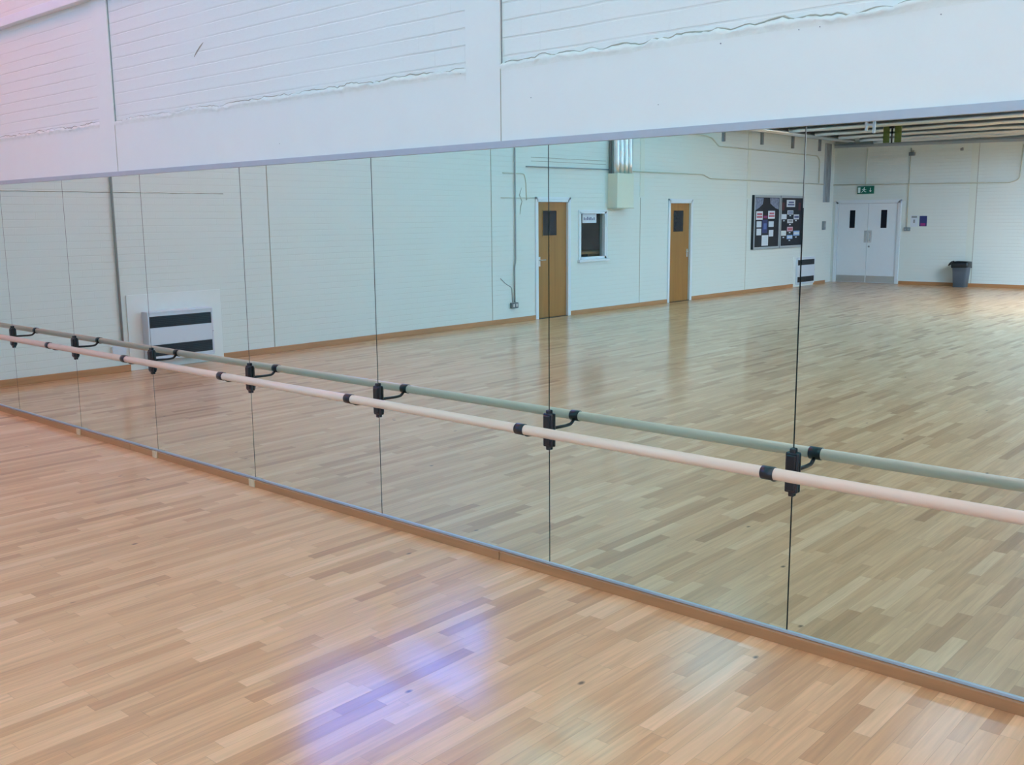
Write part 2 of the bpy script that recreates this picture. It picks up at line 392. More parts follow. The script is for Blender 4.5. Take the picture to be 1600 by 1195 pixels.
for x0, x1 in PIERS:
    bxo('pier_face', (x0, x1, 0.004, 0.02, MT - .3, CEIL), M['plaster'], wm)
    bm = bmesh.new(); box(bm, x1 + .0002, x1 + .004, 0.011, 0.018, 2.36, CEIL); obj('movement_joint', bm, M['joint_dark'], wm)
    bxo('movement_joint', (x1 - .001, x1 + .0025, 0.0035, 0.018, MT, 2.36), M['joint'], wm)
# a gouge in the paint on the upper brickwork
bm = bmesh.new(); tube(bm, arc((-5.775, .0145, 2.70), (-5.72, .0145, 2.745), (-5.66, .0145, 2.775), 8), [.001, .003, .004, .005, .004, .005, .004, .003, .001], 6)
obj('paint_scar', bm, M['joint'], wm)
bm = bmesh.new()
for x, z, r in ((-2.02, 2.335, .0028), (-1.70, 2.345, .0022), (-1.62, 2.345, .002), (-3.42, 2.365, .0035), (-2.30, 2.13, .002), (-2.98, 2.215, .002), (-4.9, 2.12, .002), (-1.2, 2.33, .0022)):
    tube(bm, [(x, .0035, z), (x, .012, z)], r, 8)
obj('nail_hole', bm, M['joint_dark'], wm)

# ledge high on the mirror wall
struct(bxo('trim_1', (XL, XR, -0.045, 0.016, 3.225, 3.292), M['white'], bev=0.004))

# joints and cracks on the left wall
for y in (-3.895, -8.03, -12.14, -16.23):
    bxo('movement_joint', (XL, XL + .004, y - .005, y + .005, 0.07, 2.04 if y in (-12.14, -16.23) else 3.9), M['joint'], wl)
    if y in (-12.14, -16.23): bxo('pier_face', (XL, XL + .006, y - .12, y + .02, 2.06, 4.5), M['pier'], wl)
bm = bmesh.new()
pts = [(XL + .001, -0.02 - .06 * k, 2.006 + .005 * noise.noise(Vector((k * .31, 2, 0)))) for k in range(55)]
tube(bm, pts, [.004 + .003 * noise.noise(Vector((k * .5, 0, 0))) for k in range(55)], 6)
obj('bed_joint_crack', bm, M['joint'], wl)
bm = bmesh.new()
for k, z in enumerate((2.60, 2.66)): tube(bm, [(XL + .001, -9.0, z), (XL + .001, -11.05, z + .01)], .004, 6)
obj('bed_joint_crack', bm, M['joint'], wl)
bm = bmesh.new(); tube(bm, [(XL + .002, -8.758, 2.17), (XL + .002, -8.70, 2.05), (XL + .002, -8.76, 1.95), (XL + .002, -8.73, 1.87), (XL + .002, -8.71, 1.74)], [.002, .008, .006, .009, .003], 6)
obj('bed_joint_crack', bm, M['joint'], wl)
for x in (-7.36,):
    bxo('movement_joint', (x - .005, x + .005, YO, YO + .004, .07, LOW), M['joint'], wo)
    bxo('pier_face', (x - .16, x - .01, YO, YO + .006, .085, LOW), M['pier'], wo)

# skirtings
def skirt(name, dims, m): struct(bxo(name, dims, m, bev=0.004))
for a, c in ((0.0, -1.93), (-3.14, -9.08), (-10.03, -13.08), (-14.01, -18.55), (-19.66, -20.32)):
    skirt('baseboard_left', (XL, XL + .02, c, a, 0, .075), M['skirt_wood'])
for a, c in ((-9.04, XR),): skirt('baseboard_opposite', (a, c, YO, YO + .02, 0, .08), M['skirt_wood_x'])
skirt('baseboard_right', (XR - .02, XR, YO + .02, 0, 0, .075), M['skirt_wood'])

# ------------------------------------------------------------ mirrors
SEAMS = [-10.15, -8.93, -7.745, -6.541, -5.32, -4.09, -2.875, -1.655, -0.435, 0.785, 2.005, 3.225]
struct(bxo('trim_2', (SEAMS[0] - .5, SEAMS[-1], 0.0065, 0.0155, 0.0, MT + .02), M['backing']))
def mirror(x0, x1, label):
    bm = bmesh.new(); g = .0028
    box(bm, x0 + g, x1 - g, 0, .006, MB, MT, mi=1)
    for f in bm.faces:
        if abs(f.calc_center_median().y) < 1e-5: f.material_index = 0
    return tag(obj('mirror_panel', bm, [M['mirror'], M['glass_edge']]), label, 'mirror', 'wall mirror panels behind the barre')
edges = [SEAMS[0] - .5] + SEAMS
labels = ['tall mirror panel at the far end, tight in the corner of the room',
          'second mirror panel from the far corner',
          'mirror panel reflecting bare brick left of the long grey conduit',
          'mirror panel reflecting the grey vertical conduit and the left edge of the near heater',
          'mirror panel reflecting most of the near wall heater with black slots',
          'mirror panel reflecting plain wall just beyond the near heater',
          'mirror panel reflecting the wall socket and the left half of the first brown door',
          'mirror panel reflecting the small office window, second brown door and noticeboard',
          'large near mirror panel reflecting the white double doors and the bin']
extra = ['first mirror panel past the large near one, beside the end of the barre', 'last mirror panel but one at the near end', 'last mirror panel at the near end of the wall']
for i, (a, c) in enumerate(zip(edges, edges[1:])):
    lab = (labels + extra)[i] if i < len(labels) + len(extra) else 'mirror panel'
    mirror(a, c, lab)
# channels and timber base under the mirrors
x0, x1 = edges[0], edges[-1]
bm = bmesh.new(); box(bm, x0, x1, -.010, .016, MT - .006, MT + .026, bev=.0015); struct(obj('trim_3', bm, M['alu']))
bm = bmesh.new(); box(bm, x0, x1, -.007, .006, .045, .056, bev=.001); struct(obj('trim_4', bm, M['alu']))
cuts = [x0, -9.3, -6.917, -3.182, 0.4, x1]
for a, c in zip(cuts, cuts[1:]):
    struct(bxo('baseboard_mirror', (a + .0025, c - .0025, -.024, .006, 0, .0438), M['base_wood'], bev=.0015))
for i, x in enumerate((-5.32, -6.541, -7.745)):
    tag(bxo('wooden_block', (x - .03, x + .03, -.034, -.0245, 0, .05), M['pale_wood'], bev=.002),
        ['small pale wooden block at the mirror foot, nearest of the three',
         'small pale wooden block at the mirror foot, middle of the three',
         'small pale wooden block at the mirror foot, farthest of the three'][i], 'block', 'pale blocks at the foot of the mirrors')

# ------------------------------------------------------------ ballet barre
HR, DR = 0.7396, 0.2018
bm = bmesh.new(); tube(bm, [(-10.45, -DR, HR), (0.2, -DR, HR)], .0225, 28)
tag(obj('ballet_barre', bm, M['rail_wood']), 'long round pale beech ballet barre running along the mirrors', 'barre')
def bracket(x, label):
    t = thing('barre_bracket', label, 'bracket', (x, 0, .70), 'black brackets carrying the barre')
    bm = bmesh.new()
    box(bm, x - .027, x + .027, -.016, -.0005, .622, .782, bev=.006)
    box(bm, x - .012, x + .012, -.014, -.0005, .606, .798, bev=.005)
    obj('wall_plate', bm, M['black'], t)
    bm = bmesh.new(); box(bm, x - .019, x + .019, -.024, -.0155, .632, .772, bev=.004); obj('cover', bm, M['black'], t)
    bm = bmesh.new(); pts = fillet([(x, -.0245, .706), (x, -.125, .702), (x, -.163, .704), (x, -.1835, .7215)], .03, 6)
    tube(bm, pts, .0078, 12); obj('arm', bm, M['black'], t)
    bm = bmesh.new(); 
    prof = [(-.026, .0236), (-.024, .0258), (.024, .0258), (.026, .0236), (.026, .0232), (-.026, .0232)]
    ring = [[bm.verts.new((x + a, -DR + r * math.cos(q), HR + r * math.sin(q))) for q in [2 * math.pi * k / 28 for k in range(28)]] for a, r in prof]
    for a in range(6):
        for k in range(28):
            f = bm.faces.new((ring[a][k], ring[a][(k + 1) % 28], ring[(a + 1) % 6][(k + 1) % 28], ring[(a + 1) % 6][k])); f.smooth = True
    obj('clamp', bm, M['black'], t)
    return t
BL = ['black barre bracket at the farthest mirror seam in view',
      'black barre bracket second from the far end, left of the near heater reflection',
      'black barre bracket in front of the left edge of the reflected near heater',
      'black barre bracket in front of plain wall reflection, right of the reflected near heater',
      'black barre bracket at the mirror seam left of the reflected wall socket',
      'black barre bracket below the seam that cuts the reflected first brown door',
      'largest black barre bracket, nearest one in the picture']
for x, l in zip([-8.93, -7.745, -6.541, -5.32, -4.09, -2.875, -1.655], BL): bracket(x, l)

# ------------------------------------------------------------ brown doors
def brown_door(name, y0, y1, handle_near):
    """y0 nearer the mirror wall (less negative)"""
    t = sthing(name, (XL, (y0 + y1) / 2, 0))
    bm = bmesh.new()
    for a, c in ((y0, y0 - .03), (y1 + .03, y1)): box(bm, XL - .11, XL + .014, c, a, 0, 1.985)
    box(bm, XL - .11, XL + .014, y1, y0, 1.945, 1.985)
    for a, c in ((y0 + .045, y0 - .002), (y1 + .002, y1 - .045)): box(bm, XL + .0005, XL + .018, c, a, 0, 2.025, bev=.004)
    box(bm, XL + .0005, XL + .018, y1 - .045, y0 + .045, 1.985, 2.025, bev=.004)
    obj('door_frame', bm, M['white'], t)
    leaf = bxo('door_leaf', (XL - .075, XL - .03, y1 + .033, y0 - .033, .008, 1.942), M['door_wood'], t, bev=.002)
    w_ = y0 - y1
    gy0, gy1 = y0 - .19, y0 - .55
    bm = bmesh.new(); box(bm, XL - .034, XL - .026, gy1, gy0, 1.39, 1.80)
    obj('vision_panel', bm, M['dark_glass'], leaf)
    bm = bmesh.new()
    for d in ((gy1 - .012, gy0 + .012, 1.378, 1.39), (gy1 - .012, gy0 + .012, 1.80, 1.812), (gy1 - .012, gy1, 1.39, 1.80), (gy0, gy0 + .012, 1.39, 1.80)):
        box(bm, XL - .032, XL - .022, d[0], d[1], d[2], d[3])
    obj('bead', bm, M['door_wood'], leaf)
    hy = (y0 - .10) if handle_near else (y1 + .09); s = -1 if handle_near else 1
    bm = bmesh.new(); box(bm, XL - .031, XL - .024, hy - .022, hy + .022, .88, 1.04, bev=.002)
    tube(bm, fillet([(XL - .028, hy, .985), (XL + .02, hy, .985), (XL + .02, hy + s * .11, .985)], .015), .009, 10)
    obj('door_handle', bm, M['steel'], leaf)
    bxo('threshold', (XL - .10, XL + .01, y1 + .03, y0 - .03, 0.0005, .0075), M['black'], t)
brown_door('door_1', -9.13, -9.98, True)
brown_door('door_2', -13.14, -13.95, False)
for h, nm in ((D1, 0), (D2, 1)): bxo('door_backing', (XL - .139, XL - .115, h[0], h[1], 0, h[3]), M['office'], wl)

# ------------------------------------------------------------ office window
t = sthing('window_1', (XL, -10.675, 1.36))
y0, y1, z0, z1 = -10.29, -11.06, .955, 1.78
bm = bmesh.new()
for d in ((y1, y1 + .045, z0, z1), (y0 - .03, y0, z0, z1), (y1, y0, z0, z0 + .04), (y1, y0, z1 - .03, z1)): box(bm, XL - .10, XL + .012, *d)
box(bm, XL + .0005, XL + .016, y1 - .035, y0 + .035, z1 + .001, z1 + .035, bev=.003); box(bm, XL + .0005, XL + .016, y1 - .035, y1 - .001, z0, z1, bev=.003); box(bm, XL + .0005, XL + .016, y0 + .001, y0 + .035, z0, z1, bev=.003)
obj('window_frame', bm, M['white'], t)
bxo('window_sill', (XL + .0005, XL + .05, y1 - .06, y0 + .06, z0 - .045, z0 - .001), M['white'], t, bev=.005)
mg, ntg, bg = new_mat('clear_glass'); bg.inputs['Base Color'].default_value = (.9, .95, .95, 1); bg.inputs['Transmission Weight'].default_value = 1; bg.inputs['Roughness'].default_value = 0.0; bg.inputs['IOR'].default_value = 1.2
M['glass'] = mg
bxo('pane', (XL - .058, XL - .052, y1 + .045, y0 - .03, z0 + .04, z1 - .03), M['glass'], t)
# dim office behind the pane
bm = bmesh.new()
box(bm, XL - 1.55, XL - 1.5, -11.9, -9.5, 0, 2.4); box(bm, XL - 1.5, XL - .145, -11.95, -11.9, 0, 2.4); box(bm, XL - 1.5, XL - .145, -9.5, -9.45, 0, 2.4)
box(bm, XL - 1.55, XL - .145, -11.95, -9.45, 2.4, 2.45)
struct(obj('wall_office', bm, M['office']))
t = thing('counter', 'brown wooden counter seen dimly through the office window', 'counter', (XL - .5, -10.9, 0))
bxo('counter_top', (XL - .80, XL - .22, -11.6, -10.45, 1.03, 1.075), M['door_wood'], t)
for yy in (-11.58, -10.52): bxo('side_panel', (XL - .78, XL - .25, yy, yy + .04, 0, 1.03), M['door_wood'], t)
t = thing('paper_sign', 'white paper sign stuck inside the top of the office window', 'sign', (XL - .05, -10.63, 1.68))
bxo('sheet', (XL - .0515, XL - .0495, -10.84, -10.43, 1.588, 1.746), M['paper'], t)
bm = bmesh.new()
for k in range(7):
    y = -10.47 - k * .048; h = (.05, .035, .06, .045, .055, .03, .05)[k]
    box(bm, XL - .0495, XL - .0488, y - .028, y, 1.635, 1.635 + h)
obj('lettering', bm, M['ink'], t)

# ------------------------------------------------------------ wall heaters
def heater(y0, y1, z0, z1, depth, label, boxed):
    t = thing('wall_heater', label, 'heater', (XL, (y0 + y1) / 2, 0), 'black-slotted wall heaters')
    bxo('surround_board', (XL + .0005, XL + .012, boxed[1], boxed[0], 0, boxed[2]), M['white_board'], t, bev=.003)
    X0, X1 = XL + .0125, XL + depth
    hz = z1 - z0
    s1 = (z1 - .055 - .13, z1 - .055); s2 = (z0 + .05, z0 + .05 + .13)
    bm = bmesh.new()
    box(bm, X0, X1, y1, y0, z0, z1, bev=.008)
    obj('casing', bm, M['heater'], t)
    bm = bmesh.new()
    # raised rim around the front
    box(bm, X1 - .002, X1 + .006, y1 + .004, y0 - .004, z1 - .02, z1 - .004, bev=.002); box(bm, X1 - .002, X1 + .006, y1 + .004, y0 - .004, z0 + .004, z0 + .02, bev=.002)
    box(bm, X1 - .002, X1 + .006, y1 + .004, y1 + .02, z0 + .02, z1 - .02, bev=.002); box(bm, X1 - .002, X1 + .006, y0 - .02, y0 - .004, z0 + .02, z1 - .02, bev=.002)
    box(bm, X1 - .002, X1 + .004, y1 + .02, y0 - .02, s2[1] + .006, s1[0] - .006, bev=.002)
    obj('front_panel', bm, M['heater'], t)
    for a, c in (s1, s2):
        g = bxo('grille', (X1 + .0005, X1 + .003, y1 + .028, y0 - .028, a, c), M['slot'], t)
        bm = bmesh.new()
        for k in range(6):
            z = a + .012 + k * .0205; box(bm, X1 + .003, X1 + .008, y1 + .03, y0 - .03, z, z + .006)
        obj('louvre', bm, M['slot'], g)
    bm = bmesh.new(); tube(bm, [(X1 + .005, y1 + .012, (z0 + z1) / 2), (X1 + .009, y1 + .012, (z0 + z1) / 2)], .006, 10); obj('screw', bm, M['zinc'], t)
heater(-2.10, -2.94, .10, .665, .14, 'boxy pale wall heater with two black slots, near the mirror corner', (-1.93, -3.14, .862))
heater(-18.68, -19.62, .05, .69, .05, 'small distant wall heater with two black slots, under the noticeboards', (-18.56, -19.655, .71))

# ------------------------------------------------------------ conduits, socket, boxing on the left wall
def pipe(name, pts, r, m, label, cat='pipe', group=None, fr=.05, seg=10):
    bm = bmesh.new(); tube(bm, fillet(pts, fr), r, seg); return tag(obj(name, bm, m), label, cat, group)
cx = XL + .021
pipe('conduit', [(cx, -1.852, 6.5), (cx, -1.852, .30)], .013, M['conduit_grey'], 'straight grey vertical conduit left of the near wall heater', 'conduit')
t = thing('wall_outlet', 'small white outlet box low on the wall left of the near heater', 'outlet', (XL, -1.79, .25))
bxo('back_box', (XL + .001, XL + .035, -1.87, -1.72, .205, .30), M['white_board'], t, bev=.004); bxo('face_plate', (XL + .0355, XL + .042, -1.875, -1.715, .20, .305), M['heater'], t, bev=.003)
pipe('conduit', [(cx, -8.575, 6.5), (cx, -8.575, 1.0), (cx, -8.545, .90), (cx, -8.545, .33)], .012, M['conduit_grey'], 'thin grey conduit dropping down the wall to the metal socket', 'conduit')
pipe('cable', [(XL + .006, -8.22, .73), (XL + .006, -8.36, .63), (XL + .006, -8.49, .575), (XL + .006, -8.505, .33)], .005, M['conduit_grey'], 'thin cable sagging into the metal socket from the left', 'cable')
pipe('cable', [(XL + .006, -8.30, 2.392), (XL + .006, -8.82, 2.392), (XL + .006, -8.86, 2.24), (XL + .006, -8.87, 1.97)], .007, M['conduit'], 'short painted cable turning down beside the thin conduit', 'cable')
pipe('cable', [(XL + .006, -8.25, 2.004), (XL + .006, -9.06, 2.008)], .005, M['conduit'], 'short level cable above the corner of the first brown door', 'cable')
t = thing('socket', 'dark metal double socket low on the wall left of the first brown door', 'socket', (XL, -8.53, .28))
bxo('back_box', (XL + .001, XL + .045, -8.61, -8.45, .235, .325), M['socket'], t, bev=.005)
for y in (-8.565, -8.495): bxo('outlet_face', (XL + .0455, XL + .052, y - .022, y + .022, .255, .305), M['steel'], t, bev=.003)

t = thing('pipe_boxing', 'cream painted boxing on the wall above the office window', 'boxing', (XL, -11.37, 1.84))
bxo('front_casing', (XL + .0005, XL + .21, -11.62, -11.11, 1.85, 2.455), M['cream'], t, bev=.003)
bxo('base_board', (XL + .0005, XL + .216, -11.63, -11.104, 1.836, 1.8495), M['conduit'], t)
PB = 'foil-wrapped vertical pipes above the cream boxing'
bm = None
vp = []
for k in range(4): vp.append((XL + .15, -11.165 - k * .132, ['left', 'second', 'third', 'last'][k]))
VL = ['silver foil-wrapped vertical pipe above the cream boxing, the one nearest its left edge', 'silver foil-wrapped vertical pipe above the cream boxing, second of four',
      'silver foil-wrapped vertical pipe above the cream boxing, third of four', 'silver foil-wrapped vertical pipe above the cream boxing, the one farthest right']
for (x, y, _), l in zip(vp, VL):
    bm = bmesh.new(); pts = [(x, y, 2.456)] + [(x + .003 * noise.noise(Vector((k, y, 0))), y, 2.456 + k * .2) for k in range(1, 20)] + [(x, y, 6.59)]
    tube(bm, pts, [.056 + .004 * noise.noise(Vector((k * .7, y * 9, 2))) for k in range(len(pts))], 16)
    tag(obj('lagged_pipe', bm, M['foil']), l, 'pipe', PB)
for k, x in enumerate((XL + .035,)):
    bm = bmesh.new(); tube(bm, [(x, -11.14, 2.456), (x, -11.14, 6.59)], .022, 14); tag(obj('pipe', bm, M['zinc']), 'thin dull grey pipe tight to the wall behind the foil-wrapped pipes', 'pipe')

pipe('conduit', [(cx, -8.85, 2.506), (cx, -11.10, 2.523)], .011, M['conduit_grey'], 'level grey conduit running from above the first brown door to the cream boxing', 'conduit')
pipe('conduit', [(cx, -11.63, 2.511), (cx, -14.35, 2.52), (cx, -14.62, 2.445), (cx, -20.02, 2.430)], .011, M['conduit'], 'long painted conduit passing above the second brown door and the noticeboards', 'conduit')
pipe('conduit', [(cx, -11.75, 3.31), (cx, -14.37, 3.289), (cx, -14.66, 3.26), (cx, -14.95, 3.105), (cx, -19.60, 3.095), (cx, -19.74, 3.0), (cx, -19.74, 2.46)], .012, M['conduit'], 'high painted conduit with a step, under the hanging grey brackets', 'conduit')
for k, (y, zb) in enumerate(((-15.11, 3.212), (-16.78, 3.225), (-18.264, 3.212), (-19.69, 3.214))):
    bm = bmesh.new(); box(bm, XL + .0005, XL + .05, y - .035, y + .035, zb, LOW - .013); box(bm, XL + .05, XL + .22, y - .02, y + .02, LOW - .05, LOW - .0135)
    tag(obj('support_bracket', bm, M['zinc']), ['grey hanging channel bracket at the top of the left wall, farthest from the far corner', 'grey channel bracket at the wall top above the left edge of the noticeboards',
        'grey channel bracket at the wall top above the right half of the noticeboards', 'grey channel bracket at the wall top next to the big grey corner trunking'][k], 'bracket', 'grey channel brackets under the low ceiling')
# pipes under the low ceiling turning into the corner
for k, (x, z) in enumerate(((XL + .13, 3.49), (XL + .36, 3.47), (XL + .62, 3.45))):
    bm = bmesh.new(); tube(bm, [(x, -14.95, z), (x, -20.85 + .3 * k, z)], .035 if k else .022, 14)
    tag(obj('ceiling_pipe', bm, M['foil'] if k else M['zinc']), ['thin dull pipe under the low ceiling tight to the wall with the brown doors', 'foil pipe under the low ceiling running above the noticeboards, middle of three', 'foil pipe under the low ceiling farthest from the noticeboard wall'][k], 'pipe', 'pipes running over the noticeboards')
t = thing('cable_trunking', 'grey vertical cable trunking in the corner beside the white double doors', 'trunking', (XL, -20.19, 2.0))
bxo('back_channel', (XL + .0005, XL + .05, -20.30, -20.04, 2.0, 3.41), M['alu'], t, bev=.003)
bm = bmesh.new()
for y in (-20.285, -20.215, -20.14, -20.07): box(bm, XL + .0505, XL + .062, y - .008, y + .008, 2.0, 3.40)
obj('rib', bm, M['zinc'], t)
t = thing('light_switch', 'small grey switch box on the wall under the corner trunking', 'switch', (XL, -20.10, 1.43))
bxo('switch_box', (XL + .0005, XL + .05, -20.17, -20.05, 1.33, 1.54), M['zinc'], t, bev=.006)
bxo('rocker', (XL + .0505, XL + .056, -20.135, -20.085, 1.40, 1.48), M['alu'], t, bev=.002)

# ------------------------------------------------------------ noticeboards and papers
def board(y0, y1, label):
    t = thing('noticeboard', label, 'noticeboard', (XL, (y0 + y1) / 2, 1.0), 'black noticeboards in grey frames')
    bm = bmesh.new(); z0, z1 = .945, 2.135; X0, X1 = XL + .0005, XL + .058; f = .05
    for d in ((y1, y0, z0, z0 + f), (y1, y0, z1 - f, z1), (y1, y1 + f, z0 + f, z1 - f), (y0 - f, y0, z0 + f, z1 - f)): box(bm, X0, X1, *d, bev=.003)
    obj('board_frame', bm, M['alu'], t)
    bxo('pin_panel', (X0, XL + .046, y1 + f, y0 - f, z0 + f, z1 - f), M['pin_black'], t)
    bxo('side_trim', (X0, X1 + .001, y0 + .0005, y0 + .012, z0, z1), M['black'], t)
board(-16.46, -17.70, 'black noticeboard in a grey frame, the one with two corner collages')
board(-17.715, -18.90, 'black noticeboard in a grey frame, the one with a cross of small sheets')
PX = XL + .0465
def paper(y0, y1, z0, z1, m, label, lines=None, group=None):
    o = bxo('pinned_sheet', (PX, PX + .0015, y1, y0, z0, z1), m); tag(o, label, 'paper', group)
    if lines:
        bm = bmesh.new(); n = lines[0]
        for k in range(n):
            z = z1 - (z1 - z0) * (k + 1) / (n + 1); h = (z1 - z0) * .22 / (n)
            s = random.uniform(.08, .25) * (y1 - y0)
            box(bm, PX + .0016, PX + .0022, y0 + s, y1 - s * .7, z - h, z + h)
        obj('printing', bm, lines[1], o)
G1, G2 = 'sheets pinned on the collage noticeboard', 'sheets pinned on the cross-patterned noticeboard'
paper(-16.572, -16.876, 1.596, 1.783, M['paper'], 'white sheet with red printing, under the left corner collage', (2, M['red_ink']), G1)
paper(-17.129, -17.453, 1.618, 1.791, M['paper'], 'white sheet with red printing, under the right corner collage', (2, M['red_ink']), G1)
paper(-16.605, -16.827, 1.431, 1.564, M['paper'], 'small pale sheet left of the blue poster, upper of two', (3, M['heater']), G1)
paper(-17.165, -17.409, 1.434, 1.559, M['paper'], 'small pale sheet right of the blue poster, upper of two', (3, M['heater']), G1)
paper(-16.61, -16.825, 1.257, 1.402, M['paper'], 'small pale sheet left of the blue poster, lower of two', (3, M['heater']), G1)
paper(-17.187, -17.402, 1.22, 1.365, M['paper'], 'small pale sheet right of the blue poster, lower of two', (3, M['heater']), G1)
paper(-16.86, -17.165, 1.02, 1.252, M['paper'], 'large white sheet at the bottom centre of the collage noticeboard', (4, M['heater']), G1)
paper(-16.87, -17.11, 1.30, 1.60, M['navy'], 'dark blue poster in the middle of the collage noticeboard', (1, M['blue_paper']), G1)
paper(-16.90, -17.10, 1.615, 1.70, M['maroon'], 'small dark red strip above the blue poster', (1, M['magenta']), G1)
def poly_sheet(pts, label):
    bm = bmesh.new(); a = [bm.verts.new((PX, y, z)) for y, z in pts]; c = [bm.verts.new((PX + .0015, y, z)) for y, z in pts]
    bm.faces.new(a); bm.faces.new(c[::-1])
    for k in range(len(pts)): q = (k + 1) % len(pts); bm.faces.new((a[k], a[q], c[q], c[k]))
    tag(obj('pinned_collage', bm, M['grey_photo']), label, 'collage', 'corner collages on the noticeboard')
poly_sheet([(-16.52, 2.075), (-16.90, 2.075), (-16.86, 1.94), (-16.70, 1.86), (-16.52, 1.80)], 'grey photo collage in the left top corner of the noticeboard')
poly_sheet([(-17.20, 2.075), (-17.63, 2.075), (-17.63, 1.82), (-17.48, 1.85), (-17.22, 1.95)], 'grey photo collage in the right top corner of the noticeboard')
R = [(-18.02, -18.45, 1.88, 2.04, 'paper', 'large white heading sheet at the top of the cross-patterned board', (2, M['ink'])),
     (-18.07, -18.37, 1.707, 1.800, 'heater', 'pale sheet directly below the heading sheet', (2, M['ink'])),
     (-17.79, -18.037, 1.601, 1.716, 'heater', 'pale blue-grey sheet at the upper left arm of the cross', (2, M['paper'])),
     (-18.40, -18.68, 1.594, 1.706, 'heater', 'pale sheet with a blue picture at the upper right arm', (1, M['ink'])),
     (-18.08, -18.37, 1.510, 1.600, 'heater', 'grey-white sheet in the centre of the cross-patterned board', (2, M['zinc'])),
     (-18.08, -18.37, 1.320, 1.425, 'pink_paper', 'pink sheet below the centre of the cross-patterned board', (1, M['red_ink'])),
     (-17.79, -18.037, 1.225, 1.340, 'white_board', 'cream sheet at the lower left of the cross-patterned board', (2, M['paper'])),
     (-18.41, -18.73, 1.215, 1.330, 'sky_paper', 'bright blue sheet at the lower right of the cross-patterned board', (1, M['paper'])),
     (-18.08, -18.37, 1.143, 1.235, 'sky_paper', 'light blue sheet, lowest on the cross-patterned board', (1, M['paper']))]
for y0, y1, z0, z1, m, l, ln in R: paper(y0, y1, z0, z1, M[m], l, ln, G2)
for k, (y, z) in enumerate(((-17.91, 1.565), (-18.52, 1.565), (-18.22, 1.475), (-18.22, 1.68), (-18.22, 1.29), (-17.91, 1.185), (-18.55, 1.18), (-18.22, 1.11))):
    paper(y + .04, y - .04, z - .012, z + .014, M['heater'], ['tiny caption under the upper left sheet of the cross', 'tiny caption under the blue picture sheet', 'tiny caption under the centre sheet of the cross',
          'tiny caption under the sheet below the heading', 'tiny caption under the pink sheet', 'tiny caption under the cream sheet', 'tiny caption under the bright blue sheet', 'tiny caption under the lowest light blue sheet'][k], None, 'small captions on the noticeboard')
for k, y in enumerate((-17.87, -18.70)):
    paper(y + .07, y - .05, 1.80, 1.98, M['maroon'], ['dark maroon card left of the heading sheet', 'dark maroon card right of the heading sheet'][k], None, G2)

# ------------------------------------------------------------ opposite wall: double doors
t = sthing('door_3', (-9.9, YO, 0))
X0, X1 = D3[0], D3[1]
bm = bmesh.new()
for d in ((X0, X0 + .045), (X1 - .045, X1)): box(bm, *d, YO - .12, YO + .012, 0, 2.01)
box(bm, X0, X1, YO - .12, YO + .012, 1.965, 2.01)
box(bm, X0 - .03, X0 + .001, YO + .0005, YO + .018, 0, 2.045, bev=.003); box(bm, X1 - .001, X1 + .04, YO + .0005, YO + .018, 0, 2.045, bev=.003); box(bm, X0 - .03, X1 + .04, YO + .0005, YO + .018, 2.009, 2.05, bev=.003)
obj('door_frame', bm, M['white'], t)
MX = -9.885
for a, c, hx in ((X0 + .049, MX - .003, (-10.35, -10.21)), (MX + .003, X1 - .049, (-9.56, -9.41))):
    leaf = bxo('door_leaf', (a, c, YO - .06, YO - .015, .006, 1.96), M['white'], t, bev=.002)
    v = bxo('vision_panel', (hx[0], hx[1], YO - .0185, YO - .0125, 1.36, 1.80), M['dark_glass'], leaf)
    bm = bmesh.new()
    for d in ((hx[0] - .015, hx[0], 1.345, 1.815), (hx[1], hx[1] + .015, 1.345, 1.815), (hx[0], hx[1], 1.345, 1.36), (hx[0], hx[1], 1.80, 1.815)): box(bm, d[0], d[1], YO - .015, YO - .009, d[2], d[3])
    obj('bead', bm, M['white'], leaf)
    bxo('kick_plate', (a + .01, c - .01, YO - .0148, YO - .012, .02, .18), M['steel'], leaf)
bm = bmesh.new(); box(bm, -9.965, -9.895, YO - .0148, YO - .010, 1.0, 1.30, bev=.001); box(bm, -9.875, -9.775, YO - .0148, YO - .010, 1.0, 1.30, bev=.001)
tube(bm, fillet([(-9.82, YO - .012, 1.06), (-9.82, YO + .035, 1.06), (-9.82, YO + .035, 1.24), (-9.82, YO - .012, 1.24)], .02), .009, 10)
obj('door_handle', bm, M['steel'], t)
bm = bmesh.new(); tube(bm, [(-9.83, YO - .0148, .905), (-9.83, YO - .006, .905)], .024, 16); obj('lock', bm, M['zinc'], t)
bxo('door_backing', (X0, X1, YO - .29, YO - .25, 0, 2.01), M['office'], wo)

# exit sign over the doors
t = thing('exit_sign', 'green rectangular exit sign with white pictograms above the white double doors', 'sign', (-9.96, YO, 2.2))
sx0, sx1, sz0, sz1, SY = -10.165, -9.755, 2.195, 2.383, YO + .0505
bxo('sign_box', (sx0, sx1, YO + .0005, YO + .05, sz0, sz1), M['green'], t, bev=.004)
bm = bmesh.new()
def sh(pts):
    v = [bm.verts.new((x, SY + .001, z)) for x, z in pts]; v2 = [bm.verts.new((x, SY + .002, z)) for x, z in pts]
    bm.faces.new(v); bm.faces.new(v2[::-1])
    for k in range(len(pts)): q = (k + 1) % len(pts); bm.faces.new((v[k], v[q], v2[q], v2[k]))
zc = (sz0 + sz1) / 2
